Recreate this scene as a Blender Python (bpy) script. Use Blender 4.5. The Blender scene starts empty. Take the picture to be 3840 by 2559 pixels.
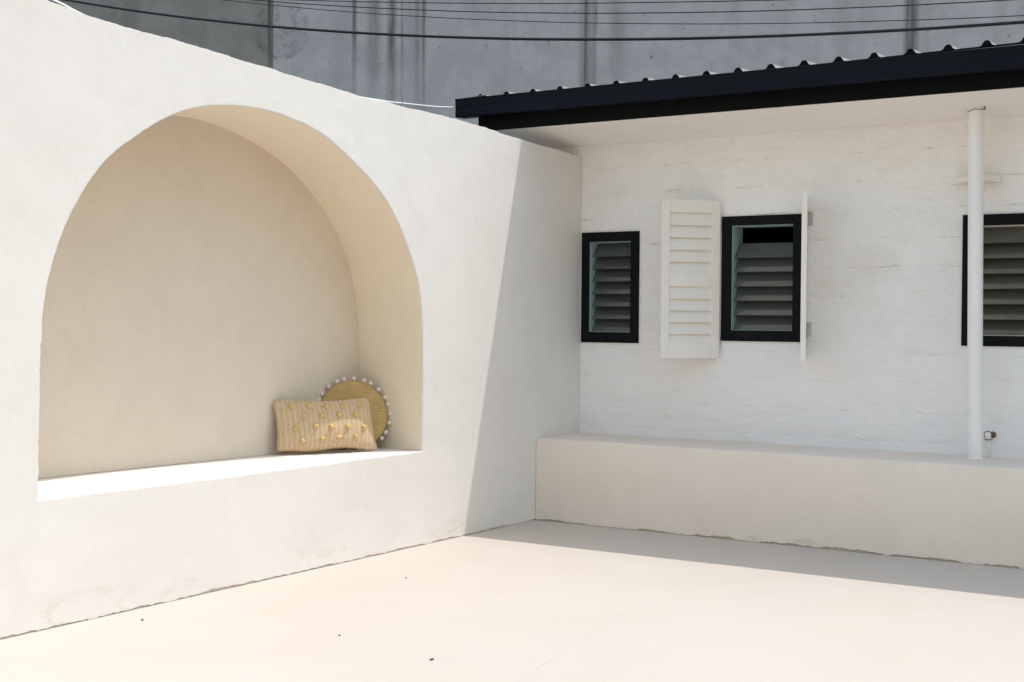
import bpy, bmesh, math, random
from mathutils import Vector, Matrix, noise
C = bpy.context.scene.collection
R = math.radians
scene = bpy.context.scene

# ---------------------------------------------------------------- camera
yaw, pitch, roll = 0.5716, -0.0149, 0.0087
fwd = Vector((-math.sin(yaw)*math.cos(pitch), math.cos(yaw)*math.cos(pitch), math.sin(pitch)))
rgt = fwd.cross(Vector((0, 0, 1))).normalized()
upv = rgt.cross(fwd)
r_ = rgt*math.cos(roll) + upv*math.sin(roll)
u_ = -rgt*math.sin(roll) + upv*math.cos(roll)
cam = bpy.data.objects.new('camera', bpy.data.cameras.new('camera'))
C.objects.link(cam)
cam.matrix_world = Matrix(((r_.x, u_.x, -fwd.x, 4.313), (r_.y, u_.y, -fwd.y, -7.5023), (r_.z, u_.z, -fwd.z, 1.2), (0, 0, 0, 1)))
cam.data.sensor_width = 36
cam.data.lens = 47.91
cam.data.clip_end = 2000
scene.camera = cam

# ---------------------------------------------------------------- light
SUN = Vector((0.318, 0.2475, 1.0)).normalized()          # towards the sun
world = bpy.data.worlds.new("World")
scene.world = world
world.use_nodes = True
wn = world.node_tree
sky = wn.nodes.new('ShaderNodeTexSky')
sky.sky_type = 'NISHITA'
sky.sun_disc = False
sky.sun_elevation = math.asin(SUN.z)
sky.sun_rotation = math.atan2(SUN.x, SUN.y)
sky.dust_density = 2.2
sky.ozone_density = 2.0
sky.air_density = 2.4
wn.links.new(sky.outputs[0], wn.nodes['Background'].inputs[0])
wn.nodes['Background'].inputs[1].default_value = 0.15
sun = bpy.data.objects.new('sun', bpy.data.lights.new('sun', 'SUN'))
sun.data.energy = 2.0
sun.data.angle = R(0.55)
sun.data.color = (1.0, 0.985, 0.975)
sun.rotation_euler = SUN.to_track_quat('Z', 'Y').to_euler()
sun.location = (3, 3, 12)
C.objects.link(sun)
scene.view_settings.view_transform = 'Standard'
scene.view_settings.look = 'None'
scene.view_settings.exposure = 0.50
scene.view_settings.gamma = 1
scene.render.engine = 'CYCLES'
scene.cycles.max_bounces = 12
scene.cycles.diffuse_bounces = 8

# ---------------------------------------------------------------- helpers
def obj(name, verts, faces, mat=None, parent=None, smooth=False):
    me = bpy.data.meshes.new(name)
    me.from_pydata([tuple(v) for v in verts], [], faces)
    me.validate()
    o = bpy.data.objects.new(name, me)
    C.objects.link(o)
    if mat: me.materials.append(mat)
    if parent: o.parent = parent
    if smooth:
        for p in me.polygons: p.use_smooth = True
    return o

def from_bm(name, bm, mat=None, parent=None, smooth=False):
    bmesh.ops.recalc_face_normals(bm, faces=bm.faces[:])
    me = bpy.data.meshes.new(name)
    bm.to_mesh(me); bm.free()
    o = bpy.data.objects.new(name, me)
    C.objects.link(o)
    if mat: me.materials.append(mat)
    if parent: o.parent = parent
    if smooth:
        for p in me.polygons: p.use_smooth = True
    return o

def thing(name, label, cat, loc=(0, 0, 0), rz=0, group=None):
    o = bpy.data.objects.new(name, None)
    o.empty_display_size = 0.1
    C.objects.link(o)
    o.location = loc; o.rotation_euler = (0, 0, rz)
    tag(o, label, cat, group)
    return o

def tag(o, label, cat, group=None):
    o['label'] = label; o['category'] = cat
    if group: o['group'] = group

def structure(o): o['kind'] = 'structure'; return o

def add_box(bm, x0, x1, y0, y1, z0, z1, bev=0.0, seg=2):
    t = bmesh.new()
    bmesh.ops.create_cube(t, size=1)
    for v in t.verts:
        v.co = Vector(((x0+x1)/2 + v.co.x*(x1-x0), (y0+y1)/2 + v.co.y*(y1-y0), (z0+z1)/2 + v.co.z*(z1-z0)))
    if bev: bmesh.ops.bevel(t, geom=t.edges[:], offset=bev, segments=seg, affect='EDGES', profile=0.6)
    m = bpy.data.meshes.new('t'); t.to_mesh(m); t.free(); bm.from_mesh(m); bpy.data.meshes.remove(m)

def add_tube(bm, pts, rad, n=10, caps=True):
    pts = [Vector(p) for p in pts]
    rads = rad if isinstance(rad, (list, tuple)) else [rad]*len(pts)
    rings = []
    for i, p in enumerate(pts):
        t = (pts[min(i+1, len(pts)-1)] - pts[max(i-1, 0)]).normalized()
        a = Vector((0, 0, 1)) if abs(t.z) < 0.9 else Vector((1, 0, 0))
        e1 = t.cross(a).normalized(); e2 = t.cross(e1)
        rings.append([bm.verts.new(p + (e1*math.cos(2*math.pi*k/n) + e2*math.sin(2*math.pi*k/n))*rads[i]) for k in range(n)])
    for a, b in zip(rings, rings[1:]):
        for k in range(n): bm.faces.new((a[k], a[(k+1) % n], b[(k+1) % n], b[k]))
    if caps:
        bm.faces.new(rings[0]); bm.faces.new(rings[-1][::-1])

def fill_outline(bm, loops):
    """fills planar closed loops (outer + holes) of Vectors with triangles"""
    es = []; rings = []
    for lp in loops:
        vs = [bm.verts.new(p) for p in lp]
        rings.append(vs)
        es += [bm.edges.new((vs[i], vs[(i+1) % len(vs)])) for i in range(len(vs))]
    bmesh.ops.triangle_fill(bm, use_beauty=True, use_dissolve=False, edges=es)
    return rings

def nz(x, s=0.0): return noise.noise(Vector((x, s, 3.3)))
def jag(x, s=0.0): return 0.5*nz(x*3, s) + 0.3*nz(x*11, s+5) + 0.2*nz(x*37, s+9)

def catmull(P, n):
    P = [Vector(p) for p in P]; out = []
    for i in range(len(P)-1):
        p0 = P[max(i-1, 0)]; p1 = P[i]; p2 = P[i+1]; p3 = P[min(i+2, len(P)-1)]
        for k in range(8):
            t = k/8
            out.append(0.5*((2*p1) + (p2-p0)*t + (2*p0-5*p1+4*p2-p3)*t*t + (3*p1-p0-3*p2+p3)*t**3))
    out.append(P[-1])
    L = [0]
    for a, b in zip(out, out[1:]): L.append(L[-1] + (b-a).length)
    res = []; j = 0
    for i in range(n):
        s = L[-1]*i/(n-1)
        while j < len(L)-2 and L[j+1] < s: j += 1
        t = (s-L[j])/max(1e-9, L[j+1]-L[j])
        res.append(out[j].lerp(out[j+1], min(1, t)))
    return res

# ---------------------------------------------------------------- materials
class Mat:
    def __init__(s, name, color=(.8, .8, .8), rough=.8, spec=.3, **kw):
        s.m = bpy.data.materials.new(name); s.m.use_nodes = True
        s.t = s.m.node_tree; s.b = s.t.nodes['Principled BSDF']
        s.b.inputs['Base Color'].default_value = (*color, 1)
        s.b.inputs['Roughness'].default_value = rough
        s.b.inputs['Specular IOR Level'].default_value = spec
        for k, v in kw.items(): s.b.inputs[k.replace('_', ' ')].default_value = v
        tc = s.t.nodes.new('ShaderNodeTexCoord'); s.co = tc.outputs['Object']; s.h = None
    def n(s, typ, ins=None, **props):
        nd = s.t.nodes.new(typ)
        for k, v in props.items(): setattr(nd, k, v)
        for k, v in (ins or {}).items(): s.set(nd.inputs[k], v)
        return nd
    def set(s, inp, v):
        if isinstance(v, bpy.types.NodeSocket): s.t.links.new(v, inp)
        else:
            if isinstance(v, (tuple, list)) and len(v) == 3 and inp.type == 'RGBA': v = (*v, 1)
            inp.default_value = v
    def map(s, scale=(1, 1, 1), loc=(0, 0, 0), rot=(0, 0, 0)):
        return s.n('ShaderNodeMapping', {0: s.co, 'Scale': scale, 'Location': loc, 'Rotation': rot}).outputs[0]
    def noise(s, scale, detail=4, rough=.55, vec=None, dist=0):
        return s.n('ShaderNodeTexNoise', {'Vector': vec or s.co, 'Scale': scale, 'Detail': detail, 'Roughness': rough, 'Distortion': dist}).outputs['Fac']
    def ramp(s, fac, stops, interp='LINEAR'):
        nd = s.n('ShaderNodeValToRGB', {0: fac}); cr = nd.color_ramp; cr.interpolation = interp
        while len(cr.elements) < len(stops): cr.elements.new(0.5)
        for e, (p, c) in zip(cr.elements, stops):
            e.position = p
            e.color = (c, c, c, 1) if isinstance(c, (int, float)) else (*c, 1)
        return nd.outputs[0]
    def math(s, op, a, b=0.0, c=None, clamp=False):
        nd = s.n('ShaderNodeMath', operation=op, use_clamp=clamp)
        s.set(nd.inputs[0], a); s.set(nd.inputs[1], b)
        if c is not None: s.set(nd.inputs[2], c)
        return nd.outputs[0]
    def mix(s, fac, a, b, mode='MIX'):
        nd = s.n('ShaderNodeMix', data_type='RGBA', blend_type=mode)
        s.set(nd.inputs[0], fac); s.set(nd.inputs[6], a); s.set(nd.inputs[7], b)
        return nd.outputs[2]
    def sep(s):
        return s.n('ShaderNodeSeparateXYZ', {0: s.co}).outputs
    def color(s, v): s.set(s.b.inputs['Base Color'], v); return s
    def rough(s, v): s.set(s.b.inputs['Roughness'], v); return s
    def bump(s, h, dist, strength=1.0):
        nd = s.n('ShaderNodeBump', {'Height': h, 'Distance': dist, 'Strength': strength})
        if s.h: s.t.links.new(s.h, nd.inputs['Normal'])
        s.h = nd.outputs[0]; s.t.links.new(s.h, s.b.inputs['Normal']); return s
    def done(s): return s.m

def plaster(name, base, tint, mottling=1.0, base_dirt=None, wave=1.0):
    """hand trowelled painted render"""
    m = Mat(name, rough=.78, spec=.25)
    big = m.noise(.9, 4, .6)
    med = m.noise(5, 5, .6, dist=.6)
    col = m.mix(m.ramp(big, [(.35, 0), (.65, 1)]), base, tint)
    col = m.mix(m.math('MULTIPLY', m.ramp(med, [(.45, 0), (.8, 1)]), .55*mottling), col, tuple(c*.93 for c in tint))
    # little scratches and pits of the trowel
    st = m.noise(7, 6, .7, vec=m.map((1, .35, 2.2), rot=(.4, 0, 0)), dist=1.2)
    lines = m.ramp(m.math('ABSOLUTE', m.math('SUBTRACT', st, .5)), [(0, 1), (.006, 0)])
    msk = m.ramp(m.noise(2.3, 2), [(.54, 0), (.64, 1)])
    sc = m.math('MULTIPLY', lines, msk)
    col = m.mix(m.math('MULTIPLY', sc, .30), col, (.45, .39, .32))
    pits = m.ramp(m.n('ShaderNodeTexVoronoi', {'Vector': m.co, 'Scale': 5.0}).outputs['Distance'], [(.016, 1), (.022, 0)])
    col = m.mix(m.math('MULTIPLY', pits, .35), col, (.3, .26, .2))
    grain = m.noise(45, 5, .75)
    col = m.mix(m.math('MULTIPLY', m.ramp(grain, [(.50, 0), (.72, 1)]), .16), col, tuple(c*.72 for c in tint))
    if base_dirt:
        z = m.sep()[2]
        low = m.ramp(z, [(0.0, 1), (base_dirt, 0)])
        blot = m.ramp(m.noise(3.2, 5, .65, vec=m.map((1, 1, 2.6)), dist=.8), [(.58, 0), (.66, 1)])
        col = m.mix(m.math('MULTIPLY', m.math('MULTIPLY', low, blot), .36), col, (.50, .37, .22))
        fine = m.ramp(m.noise(22, 5, .75, vec=m.map((1, 1, 2.2))), [(.56, 0), (.66, 1)])
        vlow = m.ramp(z, [(0.0, 1), (base_dirt*.38, 0)])
        col = m.mix(m.math('MULTIPLY', m.math('MULTIPLY', vlow, fine), .16), col, (.34, .25, .16))
    m.color(col)
    m.bump(m.noise(1.6, 3, .5), .012*wave)
    m.bump(m.noise(9, 4, .5, dist=.5), .0012*wave)
    m.bump(m.noise(28, 4, .6, vec=m.map((1, .6, 1.6)), dist=1.0), .0004)
    m.bump(m.noise(350, 2, .5), .0003)
    m.bump(sc, .003, -1)
    return m.done()

M = {}
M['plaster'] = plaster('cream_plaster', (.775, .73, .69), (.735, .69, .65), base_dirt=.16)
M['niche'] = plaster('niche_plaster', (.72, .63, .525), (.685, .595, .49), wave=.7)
M['lining'] = plaster('bounce_lit_lining', (.87, .775, .63), (.85, .755, .61), wave=.7)  # bounce from the sunlit sill put into the colour: lighter and yellower
M['bench'] = plaster('bench_plaster', (.85, .735, .64), (.81, .70, .605), base_dirt=.14, wave=.6)

def floor_mat():
    m = Mat('painted_concrete', rough=.62, spec=.3)
    big = m.noise(.7, 4, .6)
    col = m.mix(m.ramp(big, [(.35, 0), (.65, 1)]), (.575, .505, .44), (.55, .48, .415))
    col = m.mix(m.math('MULTIPLY', m.ramp(m.noise(2.2, 5, .65), [(.50, 0), (.70, 1)]), .45), col, (.55, .47, .385))
    pits = m.ramp(m.n('ShaderNodeTexVoronoi', {'Vector': m.co, 'Scale': 3.1}).outputs['Distance'], [(.008, 1), (.011, 0)])
    col = m.mix(m.math('MULTIPLY', pits, .5), col, (.3, .24, .17))
    g = m.noise(38, 5, .75)
    col = m.mix(m.math('MULTIPLY', m.ramp(g, [(.52, 0), (.72, 1)]), .2), col, (.47, .40, .33))
    scf = m.ramp(m.math('ABSOLUTE', m.math('SUBTRACT', m.noise(3.2, 5, .6, vec=m.map((1, .45, 1), rot=(0, 0, .6)), dist=.9), .5)), [(0, 1), (.004, 0)])
    scf = m.math('MULTIPLY', scf, m.ramp(m.noise(1.9, 2), [(.58, 0), (.66, 1)]))
    col = m.mix(m.math('MULTIPLY', scf, .35), col, (.46, .38, .30))
    m.color(col)
    m.bump(m.noise(1.1, 3), .010)
    m.bump(m.noise(60, 3, .6), .0006)
    m.bump(m.noise(300, 2, .5), .0003)
    return m.done()
M['floor'] = floor_mat()

def brickwall_mat():
    """thick white paint over rough bagged masonry"""
    m = Mat('white_painted_masonry', rough=.6, spec=.35)
    v = m.map((1, 1, 3.2))
    col = m.mix(m.ramp(m.noise(1.2, 4), [(.35, 0), (.65, 1)]), (.93, .895, .885), (.905, .87, .86))
    x, y, z = m.sep()
    # thin cracks that follow the courses
    w = m.noise(2.6, 3, .6, vec=m.map((1, 1, 1.5)), dist=.3)
    zz = m.math('ADD', m.math('MULTIPLY', z, 6.2), m.math('MULTIPLY', w, .20))
    fr = m.math('ABSOLUTE', m.math('SUBTRACT', m.math('FRACT', zz), .5))
    fine = m.math('MULTIPLY', m.math('SUBTRACT', m.noise(26, 5, .7, vec=v), .5), .16)
    ln = m.ramp(m.math('ABSOLUTE', m.math('ADD', fr, fine)), [(0, 1), (.030, 0)])
    brk = m.ramp(m.noise(4.5, 4, .7, vec=m.map((1, 1, 2.5), loc=(4, 0, 1))), [(.52, 0), (.62, 1)])
    ck = m.math('MULTIPLY', ln, brk)
    hi = m.ramp(m.math('DIVIDE', z, 2.4), [(.42, .35), (.62, 1)])     # the bagging is rougher higher up
    # ragged small brush / bagging cuts
    sc = m.ramp(m.math('ABSOLUTE', m.math('SUBTRACT', m.noise(13, 6, .72, vec=v, dist=1.5), .5)), [(0, 1), (.016, 0)])
    scm = m.ramp(m.noise(3, 3, .6, vec=m.map((1, 1, 1.8), loc=(9, 0, 3))), [(.44, 0), (.58, 1)])
    sc = m.math('MULTIPLY', sc, scm)
    col = m.mix(m.math('MULTIPLY', m.math('MULTIPLY', ck, hi), .75), col, (.42, .34, .26))
    col = m.mix(m.math('MULTIPLY', m.math('MULTIPLY', sc, hi), .45), col, (.45, .38, .30))
    # faint ochre damp marks
    och = m.ramp(m.noise(1.7, 4, .6, vec=m.map((1, 1, 1.6), loc=(2, 0, 5))), [(.58, 0), (.75, 1)])
    col = m.mix(m.math('MULTIPLY', och, .30), col, (.72, .62, .48))
    pits = m.ramp(m.n('ShaderNodeTexVoronoi', {'Vector': m.co, 'Scale': 2.6}).outputs['Distance'], [(.012, 1), (.016, 0)])
    col = m.mix(m.math('MULTIPLY', pits, .6), col, (.2, .17, .14))
    m.color(col)
    m.bump(m.noise(3.5, 3, .5, vec=m.map((1, 1, 2.2))), .030)
    m.bump(m.noise(15, 5, .68, vec=m.map((1, 1, 2.0)), dist=.6), .006)
    m.bump(m.noise(60, 4, .65, vec=m.map((1, 1, 1.3))), .0065)
    m.bump(m.ramp(fr, [(0, 0), (.10, 1)]), .0018)
    m.bump(m.math('MULTIPLY', ck, hi), .012, -1)
    m.bump(m.math('MULTIPLY', sc, hi), .008, -1)
    return m.done()
M['masonry'] = brickwall_mat()

def simple(name, color, rough, spec=.4, var=.06, vscale=4, bump=0, bscale=40, stretch=(1, 1, 1), **kw):
    m = Mat(name, color, rough, spec, **kw)
    v = m.map(stretch)
    m.color(m.mix(m.noise(vscale, 5, .6, vec=v), tuple(c*(1-var) for c in color), tuple(min(1, c*(1+var)) for c in color)))
    m.rough(m.math('ADD', m.math('MULTIPLY', m.noise(vscale*2.3, 4, vec=v), .16), rough-.08))
    if bump: m.bump(m.noise(bscale, 4, .6, vec=v), bump)
    return m.done()

M['soffit'] = simple('soffit_paint', (.88, .835, .775), .65, .3, .05, 3, .0012, 12, (1, 3, 3))
M['gutter'] = simple('navy_black_metal', (.003, .0045, .010), .5, .12, .25, 3, .0005, 8, (.4, 3, 3))
M['fascia'] = simple('charcoal_fascia', (.003, .003, .0035), .7, .12, .35, 9, .0006, 60, (8, 1, .6))
M['roof'] = simple('dark_roof_steel', (.27, .255, .23), .5, .35, .12, 6)
M['rooflight'] = simple('pale_eaves_strip', (.72, .66, .56), .6, .3, .1, 6)
M['frame'] = simple('black_window_paint', (.004, .0045, .006), .62, .12, .3, 14, .0006, 45)
def frame_mat():
    m = Mat('black_window_paint', rough=.62, spec=.12)
    ch = m.ramp(m.n('ShaderNodeTexVoronoi', {'Vector': m.co, 'Scale': 9.0}).outputs['Distance'], [(.030, 1), (.040, 0)])
    ch = m.math('MULTIPLY', ch, m.ramp(m.noise(5, 2), [(.52, 0), (.56, 1)]))
    m.color(m.mix(ch, m.mix(m.noise(14, 4), (.003, .0033, .0045), (.0055, .006, .008)), (.55, .54, .52)))
    m.bump(m.noise(45, 4), .0006)
    return m.done()
M['frame'] = frame_mat()
M['teal'] = simple('mint_green_paint', (.32, .46, .42), .55, .35, .12, 9)
M['whitejamb'] = simple('off_white_reveal_paint', (.62, .60, .55), .55, .35, .1, 9)
M['shutter'] = simple('cream_shutter_paint', (.85, .795, .735), .5, .4, .04, 6, .0004, 30)
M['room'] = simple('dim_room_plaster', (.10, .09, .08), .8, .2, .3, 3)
M['pipe'] = simple('white_pipe_plastic', (.85, .825, .815), .4, .45, .05, 5, .0003, 20, (1, 1, .2))
M['steel'] = simple('weathered_zinc', (.62, .60, .57), .45, .5, .25, 30, Metallic=.7)
M['rust'] = simple('rusty_metal', (.16, .10, .07), .8, .3, .35, 40)
M['rubber'] = simple('black_cable_sheath', (.012, .012, .013), .5, .4, .2, 5)
M['whitecable'] = simple('white_cable_sheath', (.78, .78, .77), .4, .4, .05, 5)
M['ground'] = simple('dark_ground', (.06, .062, .066), .9, .2, .25, .8)  # unseen ground, coloured dark to cut its bounce onto the soffit end
M['debris'] = simple('dry_dark_leaf', (.05, .042, .035), .8, .2, .3, 60)
M['backing'] = simple('joint_sealant', (.24, .23, .21), .9, .1, .3, 5)

def glass_mat(name, col):
    m = Mat(name, col, .22, .5)
    d = m.ramp(m.noise(3, 3, .5), [(.35, .92), (.7, 1.08)])
    m.color(m.mix(1.0, col, d, 'MULTIPLY'))
    m.rough(m.math('ADD', m.math('MULTIPLY', m.noise(5, 3), .06), .10))
    m.b.inputs['Transmission Weight'].default_value = .10
    m.b.inputs['IOR'].default_value = 2.0
    return m.done()
M['glass'] = glass_mat('smoky_louvre_glass', (.095, .10, .10))
M['glassolive'] = glass_mat('dusty_louvre_glass', (.10, .098, .078))

def concrete(name, base, tint):
    m = Mat(name, rough=.85, spec=.2)
    x, y, z = m.sep()
    col = m.mix(m.ramp(m.noise(.8, 5, .6), [(.3, 0), (.7, 1)]), base, tint)
    col = m.mix(m.math('MULTIPLY', m.ramp(m.noise(3.0, 6, .65, dist=.4), [(.40, 1), (.60, 0)]), .40), col, tuple(c*.74 for c in tint))
    vert = m.noise(2.2, 5, .6, vec=m.map((1, 1, .10)))
    col = m.mix(m.math('MULTIPLY', m.ramp(vert, [(.50, 0), (.72, 1)]), .45), col, tuple(c*.62 for c in tint))
    # run-off streaks: bands along the wall's length (u, half width, strength)
    tot = None
    wob = m.math('MULTIPLY', m.math('SUBTRACT', m.noise(1.5, 3, vec=m.map((1, 1, .8))), .5), .05)
    ux = m.math('ADD', x, wob)
    for u0, w, s in ((-3.235, .045, .75), (-2.975, .13, .50), (-2.92, .05, .35), (-2.74, .085, .85), (-2.60, .03, .4), (-2.40, .055, .45), (-2.315, .035, .65),
                     (-8.2, .1, .3), (-6.3, .16, .3), (.15, .14, .25)):
        d = m.math('ABSOLUTE', m.math('SUBTRACT', ux, u0))
        b = m.math('MULTIPLY', m.math('SUBTRACT', 1.0, m.math('DIVIDE', d, w), clamp=True), s*1.25, clamp=True)
        b = m.math('MINIMUM', b, s)
        tot = b if tot is None else m.math('MAXIMUM', tot, b)
    tx = m.ramp(m.noise(5, 5, .7, vec=m.map((2.4, 1, .22))), [(.30, .35), (.6, 1)])
    fade = m.ramp(m.math('DIVIDE', z, 8.0), [(.47, .25), (.60, 1)])
    st = m.math('MULTIPLY', m.math('MULTIPLY', tot, tx), fade)
    col = m.mix(st, col, (.075, .068, .062))
    # scattered dark specks and blemishes
    sp = m.ramp(m.noise(7.5, 5, .7, vec=m.map((1, 1, .75))), [(.62, 0), (.70, 1)])
    col = m.mix(m.math('MULTIPLY', sp, .6), col, (.10, .095, .09))
    # rust-brown smear beside the joints
    for u0, w, s, cc in ((-.24, .10, .75, (.22, .195, .16)), (3.72, .11, .9, (.15, .135, .125)), (-4.38, .03, .8, (.06, .055, .05)), (-.13, .05, .5, (.11, .10, .09))):
        d = m.math('ABSOLUTE', m.math('SUBTRACT', ux, u0))
        b = m.math('MULTIPLY', m.math('SUBTRACT', 1.0, m.math('DIVIDE', d, w), clamp=True), s*1.6, clamp=True)
        col = m.mix(m.math('MULTIPLY', m.math('MINIMUM', b, s), m.ramp(m.noise(8, 4, vec=m.map((2, 1, .15))), [(.3, .4), (.6, 1)])), col, cc)
    # honeycombed patch
    dv = m.n('ShaderNodeVectorMath', {0: m.map((1, 1, 1), loc=(4.22, 0, -4.95))}, operation='LENGTH').outputs['Value']
    ds = m.math('ADD', dv, m.math('MULTIPLY', m.math('SUBTRACT', m.noise(4, 3), .5), .25))
    ed = m.ramp(m.math('ABSOLUTE', m.math('SUBTRACT', ds, .36)), [(0, 1), (.05, 0)])
    ins = m.ramp(ds, [(.36, 1), (.42, 0)])
    pk = m.ramp(m.noise(9, 5, .7), [(.48, 0), (.62, 1)])
    col = m.mix(m.math('MULTIPLY', m.math('MAXIMUM', m.math('MULTIPLY', ed, .5), m.math('MULTIPLY', ins, .30)), m.math('ADD', pk, .35), clamp=True), col, (.07, .065, .06))
    m.color(col)
    m.bump(m.noise(1.5, 4), .02)
    m.bump(m.noise(25, 4, .6), .003)
    return m.done()
M['concrete'] = concrete('bluish_grey_concrete', (.58, .54, .54), (.52, .485, .49))
M['concretedark'] = concrete('brown_grey_concrete', (.36, .325, .30), (.32, .285, .26))

# ================================================================ SETTING
# terrain: one sheet to the horizon, the painted terrace slab as a sheet on it
g = structure(obj('ground', [(-600, -600, -.16), (600, -600, -.16), (600, 600, -.16), (-600, 600, -.16)], [(0, 1, 2, 3)], M['ground']))
bm = bmesh.new()
# two pours of the slab with a hairline joint between them (joint runs from the bench towards the camera)
J = [(1.30, .2), (1.36, -.54), (1.505, -1.26), (1.60, -1.9), (1.70, -2.7), (1.887, -3.65), (2.35, -6.2), (2.9, -9)]
JP = catmull([(x, y, 0) for x, y in J], 160)
def slab(bm, loopxy, z0, z1):
    top = [bm.verts.new((x, y, z1)) for x, y in loopxy]
    bot = [bm.verts.new((x, y, z0)) for x, y in loopxy]
    f = bm.faces.new(top); n = len(top)
    for i in range(n): bm.faces.new((top[i], bot[i], bot[(i+1) % n], top[(i+1) % n]))
L1 = [(-.5, .2)] + [(p.x - .0009 + .0008*nz(p.y*9, 1), p.y) for p in JP] + [(-.5, -9)]
L2 = [(7, -9)] + [(p.x + .0009 + .0008*nz(p.y*13, 2), p.y) for p in JP[::-1]] + [(7, .2)]
slab(bm, L1, -.15, 0); slab(bm, L2, -.15, 0.0008)
structure(from_bm('floor', bm, M['floor']))

# ================================================================ ARCHED GARDEN WALL (plane x = 0)
wallA = thing('garden_wall', 'tall cream rendered wall with a deep arched seating niche', 'wall', (0, -2.9, 0))
def W(v): return Vector(v) - Vector((0, -2.9, 0))
TOP = [(-11, 2.80), (-7, 2.62), (-5, 2.475), (-4.297, 2.424), (-4.044, 2.400), (-3.9, 2.382), (-3.813, 2.377), (-3.443, 2.366), (-3.029, 2.347), (-2.802, 2.338), (-2.303, 2.312),
       (-1.956, 2.304), (-1.32, 2.296), (-.704, 2.264), (-.003, 2.240)]
topc = [(p.y, p.z) for p in catmull([(0, y, z) for y, z in TOP], 700)]
topc = [(y, z + .005*nz(y*4.2, 7) + .0035*nz(y*13, 8) + .002*nz(y*45, 2)) for y, z in topc]
ARCH = [(-4.12, .501), (-4.115, .80), (-4.106, 1.16), (-4.088, 1.313), (-4.062, 1.395), (-4.03, 1.482), (-3.999, 1.551), (-3.937, 1.662), (-3.885, 1.733), (-3.825, 1.803), (-3.761, 1.863),
        (-3.607, 1.965), (-3.489, 2.034), (-3.392, 2.077), (-3.292, 2.108), (-3.109, 2.138), (-2.915, 2.149), (-2.681, 2.129), (-2.495, 2.088), (-2.333, 2.018), (-2.129, 1.908),
        (-1.986, 1.803), (-1.89, 1.702), (-1.78, 1.53), (-1.703, 1.372), (-1.673, 1.15), (-1.667, .82), (-1.671, .503)]
BACK = [(-4.14, .500), (-4.135, .80), (-4.12, 1.16), (-4.06, 1.42), (-3.95, 1.67), (-3.80, 1.85), (-3.60, 2.0), (-3.39, 2.09), (-3.15, 2.14), (-2.903, 2.163), (-2.702, 2.157), (-2.494, 2.117),
        (-2.305, 2.057), (-2.142, 1.983), (-1.979, 1.87), (-1.85, 1.758), (-1.735, 1.605), (-1.677, 1.495), (-1.622, 1.316), (-1.596, 1.211), (-1.589, .891), (-1.585, .500)]
NA = 260
FA = catmull([(0, y, z) for y, z in ARCH], NA)
FB = catmull([(0, y, z) for y, z in BACK], NA)
FB = [Vector((-.525 + (p.y + 2.2)*.045, p.y, p.z)) for p in FB]
rnd = random.Random(4)
for _ in range(30):      # even out the sweep of the arch
    FA = [p if (i < 3 or i > NA-4) else (FA[i-1] + p*2 + FA[i+1])/4 for i, p in enumerate(FA)]
    FB = [p if (i < 3 or i > NA-4) else (FB[i-1] + p*2 + FB[i+1])/4 for i, p in enumerate(FB)]
FA2 = []
for i, p in enumerate(FA):      # uneven hand-cut arris: chips mostly on the straight legs
    a = FA[max(0, i-1)]; b = FA[min(NA-1, i+1)]
    t = (b - a).normalized(); n = Vector((0, -t.z, t.y))
    leg = 1.0 if p.z < 1.35 else .45
    FA2.append(p + n*(.0015*nz(i*.10, 3) + leg*.003*nz(i*.7, 4) + leg*.003*rnd.uniform(-1, 1)*(rnd.random() < .35)))
FA = FA2
NS = 180
sillF = [Vector((0, -4.12 + (4.12-1.671)*i/(NS-1), .5 + .004*nz(i*.11, 6) + .0018*nz(i*.6, 6))) for i in range(NS)]
sillF[0].z = FA[0].z; sillF[-1].z = FA[-1].z; sillF[0].y = FA[0].y; sillF[-1].y = FA[-1].y
centre = Vector((0, -2.9, 1.2))
def outset(p, d):      # grows the opening's contour at the very face: a softly rounded arris
    v = (p - centre); v.normalize(); return p + v*d
hole = FA[:-1] + sillF[::-1][:-1]
hole0 = [outset(p, .006) for p in hole]
yb = [(-.002 - i*(11/900.)) for i in range(901)]
def lip(y): return max(.0012, .007 + .022*jag(y*1.4, 20) + .004*nz(y*80, 4))
botc = [(y, lip(y)) for y in yb]
outer = [Vector((0, y, z)) for y, z in topc] + [Vector((0, y, z)) for y, z in botc]
bm = bmesh.new()
rings = fill_outline(bm, [[W(p) for p in outer], [W(p) for p in hole0]])
# top of the wall (rounded arris), back and ends
nT = len(topc)
tv = rings[0][:nT]
def backx(y): return -.20 if y > -1.28 else -.72      # thin wall by the house, thick block round the niche
prev = tv
for dx, dz in ((-.004, .002), (-.012, .003), (-.10, .0), (0, 0)):
    cur = [bm.verts.new(W((dx if dx else backx(y), y, z + dz - (.02 if not dx else 0)))) for y, z in topc]
    for i in range(nT-1): bm.faces.new((prev[i], prev[i+1], cur[i+1], cur[i]))
    prev = cur
bk = [bm.verts.new(W((backx(y), y, 0))) for y, z in topc]
for i in range(nT-1): bm.faces.new((prev[i], prev[i+1], bk[i+1], bk[i]))
# under the ragged render lip: thin return and recessed footing
bv = rings[0][nT:]
rec = [bm.verts.new(W((-.010, y, z + .002))) for y, z in botc]
rec2 = [bm.verts.new(W((-.012, y, -.03))) for y, z in botc]
for i in range(len(bv)-1):
    bm.faces.new((bv[i], bv[i+1], rec[i+1], rec[i])); bm.faces.new((rec[i], rec[i+1], rec2[i+1], rec2[i]))
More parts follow.
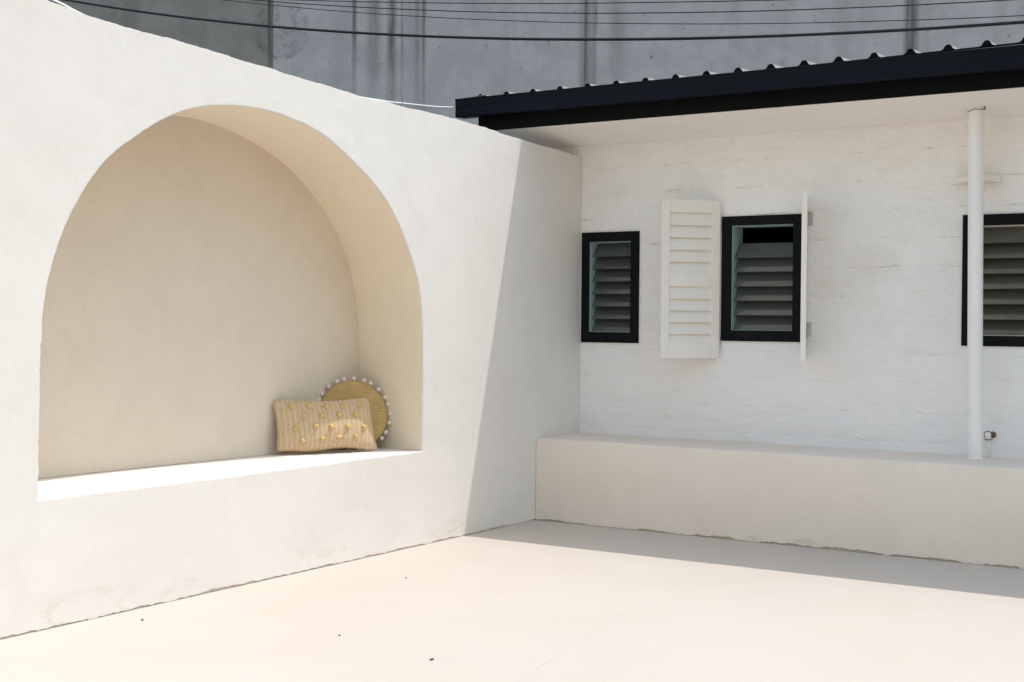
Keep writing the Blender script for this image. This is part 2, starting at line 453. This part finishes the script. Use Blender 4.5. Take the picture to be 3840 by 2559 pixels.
# arris strip around the opening, same skin
hv = rings[1]
h1 = [bm.verts.new(W(outset(p, .002) + Vector((-.002, 0, 0)))) for p in hole]
h2 = [bm.verts.new(W(p + Vector((-.009, 0, 0)))) for p in hole]
n = len(hole)
for i in range(n):
    j = (i+1) % n
    bm.faces.new((hv[i], hv[j], h1[j], h1[i])); bm.faces.new((h1[i], h1[j], h2[j], h2[i]))
from_bm('wall_face', bm, M['plaster'], wallA)
# niche lining (intrados + jambs)
bm = bmesh.new()
K = 14
rows = []
for k in range(K+1):
    f = k/K
    row = []
    for i in range(NA):
        a = FA[i] + Vector((-.009, 0, 0)); p = a.lerp(FB[i], f)
        if 0 < k < K: p.y += .004*nz(i*.05 + k*.3, 12); p.z += .003*nz(i*.06, k*.4) if 6 < i < NA-6 else 0
        row.append(bm.verts.new(W(p)))
    rows.append(row)
for a, b in zip(rows, rows[1:]):
    for i in range(NA-1): bm.faces.new((a[i], a[i+1], b[i+1], b[i]))
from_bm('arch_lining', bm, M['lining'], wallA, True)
bm = bmesh.new()
bvs = [bm.verts.new(W(p)) for p in FB]
bm.faces.new(bvs)
bmesh.ops.triangulate(bm, faces=bm.faces[:])
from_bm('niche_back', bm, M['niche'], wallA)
bm = bmesh.new()
rows = []
for k in range(9):
    f = k/8
    rows.append([bm.verts.new(W(Vector((-.009, sillF[i].y, sillF[i].z)).lerp(Vector((FB[0].lerp(FB[-1], i/(NS-1)).x, FB[0].y + (FB[-1].y-FB[0].y)*i/(NS-1), .4985)), f) + Vector((0, 0, .0015*nz(i*.1, k*.7) if 0 < k < 8 else 0)))) for i in range(NS)])
for a, b in zip(rows, rows[1:]):
    for i in range(NS-1): bm.faces.new((a[i], a[i+1], b[i+1], b[i]))
from_bm('niche_seat', bm, M['plaster'], wallA, True)

# ================================================================ MASONRY BENCH
bench = thing('masonry_bench', 'long low cream rendered bench against the white wall, in shade', 'bench', (3, -.26, 0))
bm = bmesh.new()
BX = [.002 + 8.9*i/1100 for i in range(1101)]
prof = []
def brow(fy, fz): return [bm.verts.new((x-3, fy(x)+.26, fz(x))) for x in BX]
by = lambda x: -.5204 + .003*nz(x*2, 31)
zt = lambda x: .4934 + .003*nz(x*1.7, 33) + .0012*nz(x*12, 34)
rowsB = [brow(lambda x: by(x)+.014, lambda x: -.03), brow(lambda x: by(x)+.012, lambda x: .004 + max(0, .020*jag(x*1.5, 40)+.004)),
         brow(by, lambda x: max(.001, .006 + .026*jag(x*1.5, 40) + .004*nz(x*80, 4))), brow(by, lambda x: max(.001, .006 + .026*jag(x*1.5, 40) + .004*nz(x*80, 4))+.003), brow(by, lambda x: .032), brow(by, lambda x: .06), brow(by, lambda x: .25), brow(by, lambda x: zt(x)-.012),
         brow(lambda x: by(x)+.003, lambda x: zt(x)-.004), brow(lambda x: by(x)+.010, zt), brow(lambda x: -.3, lambda x: .4945 + .002*nz(x*3, 35)), brow(lambda x: -.0015, lambda x: .4935 + .003*nz(x*5, 36) + .002*nz(x*21, 37))]
for a, b in zip(rowsB, rowsB[1:]):
    for i in range(len(BX)-1): bm.faces.new((a[i], a[i+1], b[i+1], b[i]))
bo = from_bm('bench_block', bm, M['bench'], bench, True)

# ================================================================ HOUSE (wall plane y = 0)
house = thing('white_house', 'single-storey white painted masonry house with dark eaves gutter and louvred windows', 'house', (3, 0, 0))
HO = Vector((3, 0, 0))
def H(v): return Vector(v) - HO
XL, XR = -.46, 9.0
WIN = [dict(o=(.012, .418, 1.068, 1.760), i=(.066, .361, 1.134, 1.700), n=7, z0=1.690, gm='teal', gl='glass', nm='narrow'),
       dict(o=(.970, 1.470, 1.091, 1.829), i=(1.032, 1.415, 1.155, 1.773), n=6, z0=1.672, gm='teal', gl='glass', nm='middle'),
       dict(o=(2.374, 3.30, 1.086, 1.790), i=(2.426, 3.245, 1.142, 1.730), n=7, z0=1.722, gm='whitejamb', gl='glassolive', nm='wide')]
bm = bmesh.new()
zlow = -.1
loops = [[H((XL, 0, zlow)), H((XR, 0, zlow)), H((XR, 0, 2.307)), H((XL, 0, 2.307))]]
for w in WIN:
    x0, x1, z0, z1 = w['i']
    loops.append([H((x0, 0, z0)), H((x1, 0, z0)), H((x1, 0, z1)), H((x0, 0, z1))])
fill_outline(bm, loops)
add = [(XL, 0, 5)]
vs = [bm.verts.new(H(p)) for p in ((XL, 0, zlow), (XL, 5, zlow), (XL, 5, 2.50), (XL, 0, 2.307))]
bm.faces.new(vs)
vs = [bm.verts.new(H(p)) for p in ((XR, 0, zlow), (XR, 5, zlow), (XR, 5, 2.50), (XR, 0, 2.307))]
bm.faces.new(vs)
vs = [bm.verts.new(H(p)) for p in ((XL, 5, zlow), (XR, 5, zlow), (XR, 5, 2.50), (XL, 5, 2.50))]
bm.faces.new(vs)
from_bm('wall', bm, M['masonry'], house)
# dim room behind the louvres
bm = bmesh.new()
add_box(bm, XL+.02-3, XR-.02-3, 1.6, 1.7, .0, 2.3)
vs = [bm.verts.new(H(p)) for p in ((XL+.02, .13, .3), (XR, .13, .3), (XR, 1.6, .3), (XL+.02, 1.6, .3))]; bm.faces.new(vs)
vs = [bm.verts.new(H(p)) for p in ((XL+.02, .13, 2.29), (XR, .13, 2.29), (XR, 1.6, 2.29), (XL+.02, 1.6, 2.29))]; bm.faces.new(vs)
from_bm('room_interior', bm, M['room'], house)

def ring_frame(bm, o, i, y0, y1, bev=.002):
    """mitred rectangular frame from four bars butted end to end"""
    ox0, ox1, oz0, oz1 = o; ix0, ix1, iz0, iz1 = i
    O = [(ox0, oz0), (ox1, oz0), (ox1, oz1), (ox0, oz1)]; I = [(ix0, iz0), (ix1, iz0), (ix1, iz1), (ix0, iz1)]
    def ring(P, y): return [bm.verts.new((x, y, z)) for x, z in P]
    sh = lambda P, d: [(x + (d if k in (0, 3) else -d), z + (d if k in (0, 1) else -d)) for k, (x, z) in enumerate(P)]
    R_ = [ring(O, y1), ring(O, y0+bev), ring(sh(O, bev), y0), ring(sh(I, -bev), y0), ring(I, y0+bev), ring(I, y1)]
    for a, b in zip(R_, R_[1:]):
        for k in range(4): bm.faces.new((a[k], a[(k+1) % 4], b[(k+1) % 4], b[k]))

for w in WIN:
    x0, x1, z0, z1 = w['i']
    bm = bmesh.new()
    ring_frame(bm, w['o'], w['i'], -.012, .03)
    bmesh.ops.translate(bm, verts=bm.verts[:], vec=-HO)
    fr = from_bm('window', bm, M['frame'], house)
    fr['label'] = {'narrow': 'narrow black framed louvre window in the corner', 'middle': 'black framed louvre window between the two shutters', 'wide': 'wide black framed louvre window behind the downpipe'}[w['nm']]
    # painted reveal just inside the black frame
    bm = bmesh.new()
    e = .004
    R0 = [(x0+e, z0+e), (x1-e, z0+e), (x1-e, z1-e), (x0+e, z1-e)]
    a = [bm.verts.new((x, .0005, z)) for x, z in R0]
    a0 = [bm.verts.new((x, .0005, z)) for x, z in [(x0-.0, z0-.0), (x1, z0), (x1, z1), (x0, z1)]]
    b = [bm.verts.new((x, .15, z)) for x, z in R0]
    c = [bm.verts.new((x, .15, z)) for x, z in [(x0-.05, z0-.05), (x1+.05, z0-.05), (x1+.05, z1+.05), (x0-.05, z1+.05)]]
    for p, q in ((a0, a), (a, b), (b, c)):
        for k in range(4): bm.faces.new((p[k], p[(k+1) % 4], q[(k+1) % 4], q[k]))
    bmesh.ops.translate(bm, verts=bm.verts[:], vec=-HO)
    from_bm('window_reveal', bm, M[w['gm']], fr)
    # glass blades, lower edge outwards
    zt_ = w['z0']; pt = (zt_ - (z0+.006))/w['n']
    rb = random.Random(len(w['nm']))
    for k in range(w['n']):
        zb = zt_ - (k+1)*pt; zu = zt_ - k*pt + .012
        if k == 0: zu = zt_
        da = rb.uniform(-.004, .004)
        yo, yi = .020 + da*.5, .088 + da*.5
        th = .0055
        bm = bmesh.new()
        vs = []
        dx = Vector((0, yi-yo, zu-zb)).normalized(); nn = Vector((0, dx.z, -dx.y))*th
        P = [Vector((0, yo, zb)), Vector((0, yi, zu))]
        cs = [P[0], P[1], P[1] + nn, P[0] + nn]
        A = [bm.verts.new(q + Vector((x0+e+.004, 0, 0)) - HO) for q in cs]
        B = [bm.verts.new(q + Vector((x1-e-.004, 0, 0)) - HO) for q in cs]
        bm.faces.new(A); bm.faces.new(B[::-1])
        for q in range(4): bm.faces.new((A[q], A[(q+1) % 4], B[(q+1) % 4], B[q]))
        from_bm('louvre_blade', bm, M[w['gl']], fr)

# shutters --------------------------------------------------------
def make_shutter(hx, hy, ang, zb, label, mirror=False):
    """hinge line at (hx, hy); the leaf runs from it in direction ang; local X = 0..w from the hinge, Y = thickness"""
    w_, h_, t_ = .368, .935, .030
    bm = bmesh.new()
    sw = .052
    add_box(bm, 0, sw, -t_/2, t_/2, 0, h_, .003)
    add_box(bm, w_-sw, w_, -t_/2, t_/2, 0, h_, .003)
    rails = [(0.0, .076), (.423, .497), (.858, h_)]
    for a, b in rails: add_box(bm, sw+.0005, w_-sw-.0005, -t_/2+.0015, t_/2-.0015, a+.0005, b-.0005, .002)
    o = from_bm('shutter', bm, M['shutter'], house)
    o['label'] = label
    o.location = H((hx, hy, zb)); o.rotation_euler = (0, 0, ang)
    for a, b in ((.076, .423), (.497, .858)):
        n_ = 5; p_ = (b-a)/n_
        for k in range(n_):
            zc = a + (k+.5)*p_
            bm = bmesh.new()
            add_box(bm, sw-.001, w_-sw+.001, -.003, .003, -.040, .040, .0018)
            bmesh.ops.rotate(bm, verts=bm.verts[:], cent=(0, 0, 0), matrix=Matrix.Rotation(R(-16 if mirror else 16), 3, 'X'))
            bmesh.ops.translate(bm, verts=bm.verts[:], vec=(0, 0, zc))
            from_bm('slat', bm, M['shutter'], o)
    # butt hinges and their wall plates
    for zz in (.10, .80):
        bm = bmesh.new()
        add_tube(bm, [(-.008, 0, zz-.035), (-.008, 0, zz+.035)], .006, 10)
        add_box(bm, -.006, .03, -.0195 if not mirror else .0155, -.0155 if not mirror else .0195, zz-.03, zz+.03)
        from_bm('hinge', bm, M['steel'], o)
    return o
# folded back from the window, standing off the wall
make_shutter(.958, -.020, R(180+47), .988, 'louvred cream shutter facing the viewer, left of the middle window')
o = make_shutter(1.488, -.022, math.atan2(-.936, .352), .992, 'cream shutter seen edge-on at the right of the middle window', True)
# wall straps of the edge-on shutter
for z in (1.165, 1.80):
    bm = bmesh.new()
    add_box(bm, 1.500-3, 1.530-3, -.008, 0.002, z-.04, z+.04, .002)
    add_box(bm, 1.492-3, 1.500-3, -.020, -.001, z-.035, z+.035, .001)
    for dz in (-.025, .025): add_tube(bm, [(1.516-3, -.012, z+dz), (1.516-3, -.007, z+dz)], .004, 8)
    from_bm('hinge_plate', bm, M['steel'], house)
for zz in (.26, .72):       # screw caps in the shutter's edge
    bm = bmesh.new()
    add_tube(bm, [(.3618, 0, zz), (.3632, 0, zz)], .005, 10)
    from_bm('screw_cap', bm, M['steel'], o)

# eaves --------------------------------------------------------
EX0, EX1 = -.43, 9.3
bm = bmesh.new()      # soffit, with two shallow cover strips
q = [H((XL-.05, -.52, 2.368)), H((EX1, -.52, 2.368)), H((EX1, .02, 2.305)), H((XL-.05, .02, 2.305))]
q2 = [p + Vector((0, 0, .008)) for p in q]
A = [bm.verts.new(p) for p in q]; B = [bm.verts.new(p) for p in q2]
bm.faces.new(A); bm.faces.new(B[::-1])
for k in range(4): bm.faces.new((A[k], A[(k+1) % 4], B[(k+1) % 4], B[k]))
for xx in (.9, 2.1, 3.3, 4.5):
    add_box(bm, xx-.0015-3, xx+.0015-3, -.50, -.03, 2.309, 2.3115)
from_bm('soffit', bm, M['soffit'], house)
bm = bmesh.new()
add_box(bm, EX0-3, EX1-3, -.535, -.515, 2.366, 2.548, .002)
fa = from_bm('fascia', bm, M['fascia'], house)
# quad gutter: swept profile (y, z), closed left end
def gz(x): return 2.5585 - .0019*(x+.53)
GP = [(-.535, -.014), (-.535, -.108), (-.626, -.112), (-.632, -.110), (-.6355, -.104), (-.6355, -.078), (-.6335, -.074), (-.6335, -.050), (-.6355, -.046), (-.637, -.010),
      (-.6405, -.006), (-.6415, -.0025), (-.6395, .0), (-.634, .0), (-.631, -.003), (-.631, -.012), (-.629, -.100), (-.541, -.097)]
bm = bmesh.new()
xs = [-.531, 1.5, 4, EX1]
rg = [[bm.verts.new(H((x, y, gz(x)+z))) for y, z in GP] for x in xs]
for a, b in zip(rg, rg[1:]):
    for k in range(len(GP)-1): bm.faces.new((a[k], a[k+1], b[k+1], b[k]))
gut = from_bm('gutter', bm, M['gutter'], house)
bm = bmesh.new()
vs = [bm.verts.new(H((-.533, y, gz(-.53)+z))) for y, z in [(-.52, -.002)] + GP[1:13]]
vs2 = [bm.verts.new(H((-.529, y, gz(-.53)+z))) for y, z in [(-.52, -.002)] + GP[1:13]]
bm.faces.new(vs); bm.faces.new(vs2[::-1])
for k in range(len(vs)): bm.faces.new((vs[k], vs[(k+1) % len(vs)], vs2[(k+1) % len(vs)], vs2[k]))
from_bm('gutter_end', bm, M['gutter'], gut)
# ribbed roof sheet
def rz(x): return 2.553 + min(.03, .0085*max(0, x-.7))
bm = bmesh.new()
pitchx = .1875
prof = []
x = -.50
k = 0
x0r = .194 - 4*pitchx
prof = [(-.47, 0)]
xc = x0r + pitchx
while xc < EX1:
    for dx, dz in ((-.036, 0), (-.026, .005), (-.013, .0235), (-.006, .027), (.006, .027), (.013, .0235), (.026, .005), (.036, 0)):
        prof.append((xc+dx, dz))
    xc += pitchx
prof.append((EX1, 0))
sl = math.tan(R(3.2))
def rrow(y, dz): return [bm.verts.new(H((x, y, rz(x) + z + dz + (y+.6)*sl))) for x, z in prof]
a = rrow(-.602, 0); b = rrow(5.2, 0); c = rrow(-.602, -.0016); d = rrow(5.2, -.0016)
for p, q in ((a, b), (d, c), (c, a)):
    for k in range(len(prof)-1): bm.faces.new((p[k], p[k+1], q[k+1], q[k]))
roof = from_bm('roof', bm, M['roof'], house)
bm = bmesh.new()      # black strip painting in the shade of the open rib ends
f0 = [bm.verts.new(H((x, -.6035, rz(x) - .0022))) for x, z in prof]
f1 = [bm.verts.new(H((x, -.6035, rz(x) + z + .0004))) for x, z in prof]
f2 = [bm.verts.new(H((x, -.585, rz(x) + z - .0020))) for x, z in prof]
for p, q in ((f0, f1), (f1, f2)):
    for k in range(len(prof)-1): bm.faces.new((p[k], p[k+1], q[k+1], q[k]))
from_bm('rib_end_shade', bm, M['fascia'], roof)
bm = bmesh.new()
A = []
for (y, z) in ((-.598, -.004), (-.590, -.004), (-.590, -.030), (-.598, -.030)):
    A.append((bm.verts.new(H((1.7, y, rz(1.7)+z+.0015))), bm.verts.new(H((EX1-.01, y, rz(EX1)+z+.0015)))))
for k in range(4): bm.faces.new((A[k][0], A[(k+1) % 4][0], A[(k+1) % 4][1], A[k][1]))
from_bm('eaves_strip', bm, M['rooflight'], roof)
bm = bmesh.new()      # barge flashing over the left verge
vv = [(-.52, -.605, 2.565), (-.40, -.605, 2.571), (-.33, -.605, 2.573), (-.31, -.605, 2.558)]
A = [bm.verts.new(H(p)) for p in vv]; B = [bm.verts.new(H((p[0], 5.2, p[2] + 5.8*sl))) for p in vv]
A2 = [bm.verts.new(H((p[0], p[1], p[2]-.003))) for p in vv]
for k in range(3): bm.faces.new((A[k], A[k+1], B[k+1], B[k])); bm.faces.new((A2[k], A2[k+1], A[k+1], A[k]))
sd = [bm.verts.new(H(p)) for p in ((-.52, -.605, 2.50), (-.52, 5.2, 2.50+5.8*sl))]
bm.faces.new((A[0], B[0], sd[1], sd[0]))
from_bm('barge_flashing', bm, M['roof'], roof)

# ================================================================ DOWNPIPE + TAP
px, py = 2.502, -.205
dp = thing('downpipe', 'round white plastic downpipe standing on the bench in front of the wide window', 'downpipe', (px, py, .4934))
dp.rotation_euler = (0, -.009, 0)
bm = bmesh.new()
add_tube(bm, [(0, 0, .002), (0, 0, .8), (0, 0, 1.475)], .0385, 40, False)
from_bm('pipe', bm, M['pipe'], dp, True)
bm = bmesh.new()
add_tube(bm, [(0, 0, 1.470), (0, 0, 1.474), (0, 0, 1.60), (0, 0, 1.842)], [.0385, .0400, .0400, .0400], 40, False)
from_bm('pipe_socket', bm, M['pipe'], dp, True)
bm = bmesh.new()      # timber packer between pipe and wall
A = [(-.165, .165), (-.165, .204), (.085, .204), (.085, .165), (.05, .06), (.03, .038), (-.03, .038), (-.06, .06)]
lo = [bm.verts.new((x, y, 1.462)) for x, y in A]; hi = [bm.verts.new((x, y, 1.490)) for x, y in A]
bm.faces.new(lo); bm.faces.new(hi[::-1])
for k in range(len(A)): bm.faces.new((lo[k], lo[(k+1) % len(A)], hi[(k+1) % len(A)], hi[k]))
from_bm('wall_bracket', bm, M['shutter'], dp)
bm = bmesh.new()      # twist of old tie wire at the top
pts = [(.045*math.cos(t*.35+2.6), .045*math.sin(t*.35+2.6), 1.815 + .0012*t + .004*math.sin(t*1.3)) for t in range(14)] + [(.052, -.02, 1.838), (.03, -.03, 1.85)]
add_tube(bm, pts, .0016, 6)
from_bm('tie_wire', bm, M['rust'], dp, True)

tapt = thing('water_tap', 'small painted-over tap stub with rusty collar beside the downpipe foot', 'tap', (2.526, 0, .4934))
bm = bmesh.new()
add_tube(bm, [(0, -.010, .002), (-.001, -.011, .05), (0, -.012, .095)], .0065, 14)
from_bm('feed_pipe', bm, M['pipe'], tapt, True)
bm = bmesh.new()
add_tube(bm, [(0, .0, .120), (0, -.020, .120), (0, -.034, .120), (0, -.038, .120)], [.016, .017, .017, .012], 20)
add_tube(bm, [(0, -.013, .090), (0, -.013, .108)], [.011, .012], 14)
from_bm('valve_body', bm, M['pipe'], tapt, True)
bm = bmesh.new()
pts = [(.020*math.cos(t), -.030, .120 + .020*math.sin(t)) for t in [R(-30 + 25*i) for i in range(11)]]
add_tube(bm, pts, .0022, 8)
add_tube(bm, [(-.022, -.018, .096), (0, -.026, .094), (.022, -.018, .096)], .0022, 8)
from_bm('rusty_ring', bm, M['rust'], tapt, True)
bm = bmesh.new()
add_tube(bm, [(.020, 0, .120), (.020, -.014, .120)], [.018, .008], 9)
from_bm('wall_flange', bm, M['rust'], tapt, False)

# ================================================================ CUSHIONS
def stripes_mat():
    m = Mat('striped_jute_weave', rough=.9, spec=.1)
    x, y, z = m.sep()
    wob = m.math('MULTIPLY', m.math('SUBTRACT', m.noise(7, 3), .5), .012)
    xx = m.math('ADD', x, wob)
    s = m.math('SINE', m.math('MULTIPLY', xx, 2*math.pi/.0265))
    band = m.ramp(m.math('ADD', m.math('MULTIPLY', s, .5), .5), [(.70, 0), (.95, 1)])
    fib = m.noise(60, 4, .7, vec=m.map((5, 1, .45)))
    fib2 = m.noise(220, 3, .7, vec=m.map((1, 1, 2.0)))
    col = m.mix(m.ramp(fib, [(.35, 0), (.65, 1)]), (.53, .37, .22), (.70, .52, .33))
    col = m.mix(m.math('MULTIPLY', band, .45), col, (.82, .68, .46))
    col = m.mix(m.math('MULTIPLY', m.ramp(fib2, [(.4, 1), (.6, 0)]), .35), col, (.34, .23, .13))
    m.color(col)
    m.bump(fib, .0016); m.bump(fib2, .0012); m.bump(band, .001)
    return m.done()
def round_mat():
    m = Mat('ochre_pleated_silk', rough=.75, spec=.2)
    fib = m.noise(30, 5, .7, vec=m.map((.6, 1, 7), rot=(0, .22, 0)))
    col = m.mix(m.ramp(fib, [(.35, 0), (.65, 1)]), (.42, .265, .105), (.62, .42, .19))
    m.color(col)
    m.bump(fib, .0018); m.bump(m.noise(300, 3), .0008)
    return m.done()
M['stripe'] = stripes_mat(); M['ochre'] = round_mat()
M['knot'] = simple('straw_yellow_tuft', (.68, .48, .20), .85, .15, .25, 90, .002, 160)
M['pom'] = simple('off_white_felt', (.78, .69, .64), .95, .1, .08, 60, .0012, 220)

BLc, BRc = Vector((-.455, -2.262, .5)), Vector((-.205, -1.775, .5))
ex = (BRc - BLc); Wd = ex.length; ex.normalize()
nrm = Vector((ex.y, -ex.x, 0))                 # out of the niche
lean = R(13)
ez = Vector((0, 0, 1))*math.cos(lean) - nrm*math.sin(lean)
ey = ez.cross(ex)
pil = thing('lumbar_cushion', 'oblong straw-coloured striped cushion with rows of yellow tufts, in front', 'cushion')
base = (BLc + BRc)/2 + nrm*.012 - ex*.030 + Vector((0, 0, .012))
pil.matrix_world = Matrix(((ex.x, ey.x, ez.x, base.x), (ex.y, ey.y, ez.y, base.y), (ex.z, ey.z, ez.z, base.z), (0, 0, 0, 1)))
Hh = .283
def pillow_pt(u, v, side):
    """u,v in -1..1; returns the local point on the front (side=-1) or back of the cushion"""
    hw = Wd/2*(1 - .012*v)
    # edges pull in between the corners
    cr = max(0, abs(u)-.86)*max(0, abs(v)-.78)*(1.6 if v > 0 else .5)
    x = u*hw*(1 - .030*(1 - v*v) - cr) + .010*(v > 0)*v*-1 + (.018*max(0, u)**6*max(0, -v)**5)
    z = Hh/2 + v*Hh/2*(1 - .055*(1 - u*u) - cr*1.6) - .012*(1-u*u)*max(0, v) + .006*math.sin(u*5)*max(0, -v)
    th = ((1 - u**2)*(1 - v**2))
    th = max(0, th)**.42*.066
    # slump, wrinkles toward the corners
    wr = .0030*nz(u*3.1+2, v*2.7) + .0016*nz(u*9, v*8+4) + .004*math.sin((u-v)*9)*abs(u*v)**2
    y = side*(th*(1 - .12*v) + (wr if side < 0 else wr*.5)*min(1, th*40))
    if side > 0: y *= .62
    return Vector((x, y, z))
bm = bmesh.new()
NU, NV = 90, 52
grid = {}
for s in (-1, 1):
    for i in range(NU+1):
        for j in range(NV+1):
            u = math.sin(math.pi/2*(2*i/NU - 1)); v = math.sin(math.pi/2*(2*j/NV - 1))
            if s == 1 and (i in (0, NU) or j in (0, NV)): grid[s, i, j] = grid[-1, i, j]
            else: grid[s, i, j] = bm.verts.new(pillow_pt(u, v, s))
for s in (-1, 1):
    for i in range(NU):
        for j in range(NV):
            f = (grid[s, i, j], grid[s, i+1, j], grid[s, i+1, j+1], grid[s, i, j+1])
            bm.faces.new(f if s < 0 else f[::-1])
from_bm('cover', bm, M['stripe'], pil, True)
tu = [(-.71, .70), (-.34, .73), (0, .70), (.355, .71), (.72, .70), (-.50, .29), (-.14, .29), (.225, .31), (.585, .32), (-.70, -.20), (-.30, -.14), (.02, -.19), (.37, -.17), (.74, -.20), (-.55, -.66), (-.18, -.62), (.17, -.62), (.53, -.59)]
def blob_bm(r, seed, rough_=.25):
    bm = bmesh.new()
    bmesh.ops.create_icosphere(bm, subdivisions=3, radius=r)
    for v in bm.verts:
        d = v.co.normalized()
        v.co = v.co*(1 + rough_*noise.noise(d*2.6 + Vector((seed, 0, 0))) + rough_*.5*noise.noise(d*6 + Vector((seed, 3, 0))))
    return bm
for k, (u, v) in enumerate(tu):
    r = random.Random(k)
    o = from_bm('tuft', blob_bm(.0140, k*3.1, .45), M['knot'], pil, True)
    p = pillow_pt(u, v, -1)
    o.location = p + Vector((0, -.0045, 0))
    o.scale = (1, .8, .95); o.rotation_euler = (r.uniform(-1, 1), r.uniform(-1, 1), r.uniform(-1, 1))

rc = thing('round_cushion', 'round ochre cushion edged with white pompoms, in the niche corner', 'cushion')
n_ = Vector((.74, -.62, .27)).normalized()
e1 = Vector((.62, .76, 0)); e1 = (e1 - n_*e1.dot(n_)).normalized()
e2 = n_.cross(e1)
if e2.z < 0: e2 = -e2
yv = e2.cross(e1)
Rr = .187
cc = Vector((-.341, -1.815, .5)) + e2*.193
rc.matrix_world = Matrix(((e1.x, yv.x, e2.x, cc.x), (e1.y, yv.y, e2.y, cc.y), (e1.z, yv.z, e2.z, cc.z), (0, 0, 0, 1)))
bm = bmesh.new()
NR, NT = 18, 96
def rp(fr, t, s):
    rr = math.sin(fr*math.pi/2)
    th = max(0, 1-rr*rr)**.5
    pl = .0016*math.sin(t*34 + 2*nz(fr*3, 5))*rr*(1-fr*.3)
    return Vector((Rr*rr*math.cos(t), s*(.036*th + pl*min(1, th*3) - .006*math.exp(-(rr/.08)**2)), Rr*rr*math.sin(t)*(1.0)))
for s in (-1, 1):
    cv = bm.verts.new(rp(0, 0, s)); prev = None
    for a in range(1, NR+1):
        if a == NR and s == 1: cur = rim
        else: cur = [bm.verts.new(rp(a/NR, 2*math.pi*k/NT, s)) for k in range(NT)]
        if a == NR and s == -1: rim = cur
        for k in range(NT):
            if prev is None: bm.faces.new((cv, cur[k], cur[(k+1) % NT]))
            else: bm.faces.new((prev[k], cur[k], cur[(k+1) % NT], prev[(k+1) % NT]))
        prev = cur
from_bm('cover', bm, M['ochre'], rc, True)
NP = 25
for k in range(NP):
    t = 2*math.pi*(k + .12*math.sin(k*2.1))/NP
    o = from_bm('pompom', blob_bm(.0118, k*1.7, .07), M['pom'], rc, True)
    o.location = (math.cos(t)*(Rr+.013), -.003, math.sin(t)*(Rr+.013))

# ================================================================ CONCRETE WALL BEYOND
th_ = math.atan2(.40, .9165)
cw = thing('concrete_panel_wall', 'high weathered grey precast concrete wall behind the house, streaked with run-off', 'wall', (-4, 7.5, 0), th_)
js = [-14.3, -8.3, -4.34, -.24, 3.72, 7.7, 12, 16]
for a, b in zip(js, js[1:]):
    bm = bmesh.new()
    add_box(bm, a+.012, b-.012, 0, .22, -.16, 8.2, .012)
    po = from_bm('concrete_panel', bm, M['concretedark'] if b <= -4.3 else M['concrete'], cw)
    if b <= -4.3 and a > -9: po['label'] = 'browner, darker concrete panel above the arched wall'
bm = bmesh.new()
add_box(bm, js[0], js[-1], .012, .21, -.1, 8.1)
from_bm('joint_backing', bm, M['backing'], cw)

# ================================================================ CABLES
def cable(name, label, co, rad, x0=-22, x1=22, y=2.5):
    bm = bmesh.new()
    a, b, c = co
    pts = [(x, y, a*x*x + b*x + c + .0015*nz(x*1.3, rad*1000)) for x in [x0 + (x1-x0)*i/220 for i in range(221)]]
    add_tube(bm, pts, rad, 8)
    o = from_bm(name, bm, M['rubber'], None, True)
    tag(o, label, 'cable', 'overhead cables crossing above the roof')
cable('overhead_cable', 'thick black overhead cable, the lowest of those crossing above the roof', (.00989, -.07684, 3.4446), .0125)
cable('overhead_cable', 'thin dark overhead wire just above the thick black cable', (.00899, -.10246, 3.54935), .0035)
cable('overhead_cable', 'thin dark overhead wire, second above the thick black cable', (.00854, -.09231, 3.64555), .0045)
cable('overhead_cable', 'topmost thin dark overhead wire at the photo\'s top edge', (.00484, -.09841, 3.72852), .0042)
pts = catmull([(-.58, -9, 4.1), (-.58, -7, 3.35), (-.58, -5.2, 2.82), (-.58, -4.3, 2.645), (-.58, -3.634, 2.580), (-.58, -3.40, 2.535), (-.58, -2.9, 2.482), (-.58, -2.2, 2.450), (-.58, -1.6, 2.450), (-.58, -1.22, 2.464), (-.58, -1.11, 2.472), (-.575, -.8, 2.494), (-.545, -.60, 2.512), (-.525, -.54, 2.50)], 160)
wc = thing('service_cable', 'white service cable running behind the arched wall\'s top to the gutter end', 'cable', (-.58, -1.1, 2.47))
wl = Vector((-.58, -1.1, 2.47))
bm = bmesh.new()
add_tube(bm, [p - wl for p in pts], .0042, 10)
from_bm('cable_sheath', bm, M['whitecable'], wc, True)
bm = bmesh.new()
add_tube(bm, [(0, -.014, -.010), (.004, -.010, .001), (.002, -.006, .012), (0, -.010, .016)], .0018, 6)
from_bm('cable_tie', bm, M['rubber'], wc, True)

# ================================================================ LITTER ON THE FLOOR
lt = [((1.491, -3.618), .011, 'dark leaf scrap on the floor nearest the viewer, below the centre'), ((.498, -2.462), .007, 'dark speck of leaf on the sunlit floor nearest the shadow'),
      ((.177, -3.762), .009, 'dark leaf scrap on the floor nearest the arched wall'), ((.988, -3.523), .005, 'tiny dark leaf crumb on the floor below the cushions')]
for k, ((x, y), s, lb) in enumerate(lt):
    bm = bmesh.new()
    r = random.Random(k+3); n = 9
    up = [bm.verts.new((s*math.cos(2*math.pi*i/n)*r.uniform(.7, 1.2), s*.5*math.sin(2*math.pi*i/n)*r.uniform(.7, 1.2), .0025 + r.uniform(0, .002))) for i in range(n)]
    lo = [bm.verts.new((v.co.x*.8, v.co.y*.8, .0002)) for v in up]
    bm.faces.new(up); bm.faces.new(lo[::-1])
    for i in range(n): bm.faces.new((up[i], lo[i], lo[(i+1) % n], up[(i+1) % n]))
    o = from_bm('leaf_scrap', bm, M['debris'])
    o.location = (x, y, .001); o.rotation_euler = (0, 0, r.uniform(0, 3))
    tag(o, lb, 'leaf scrap', 'leaf scraps on the floor')
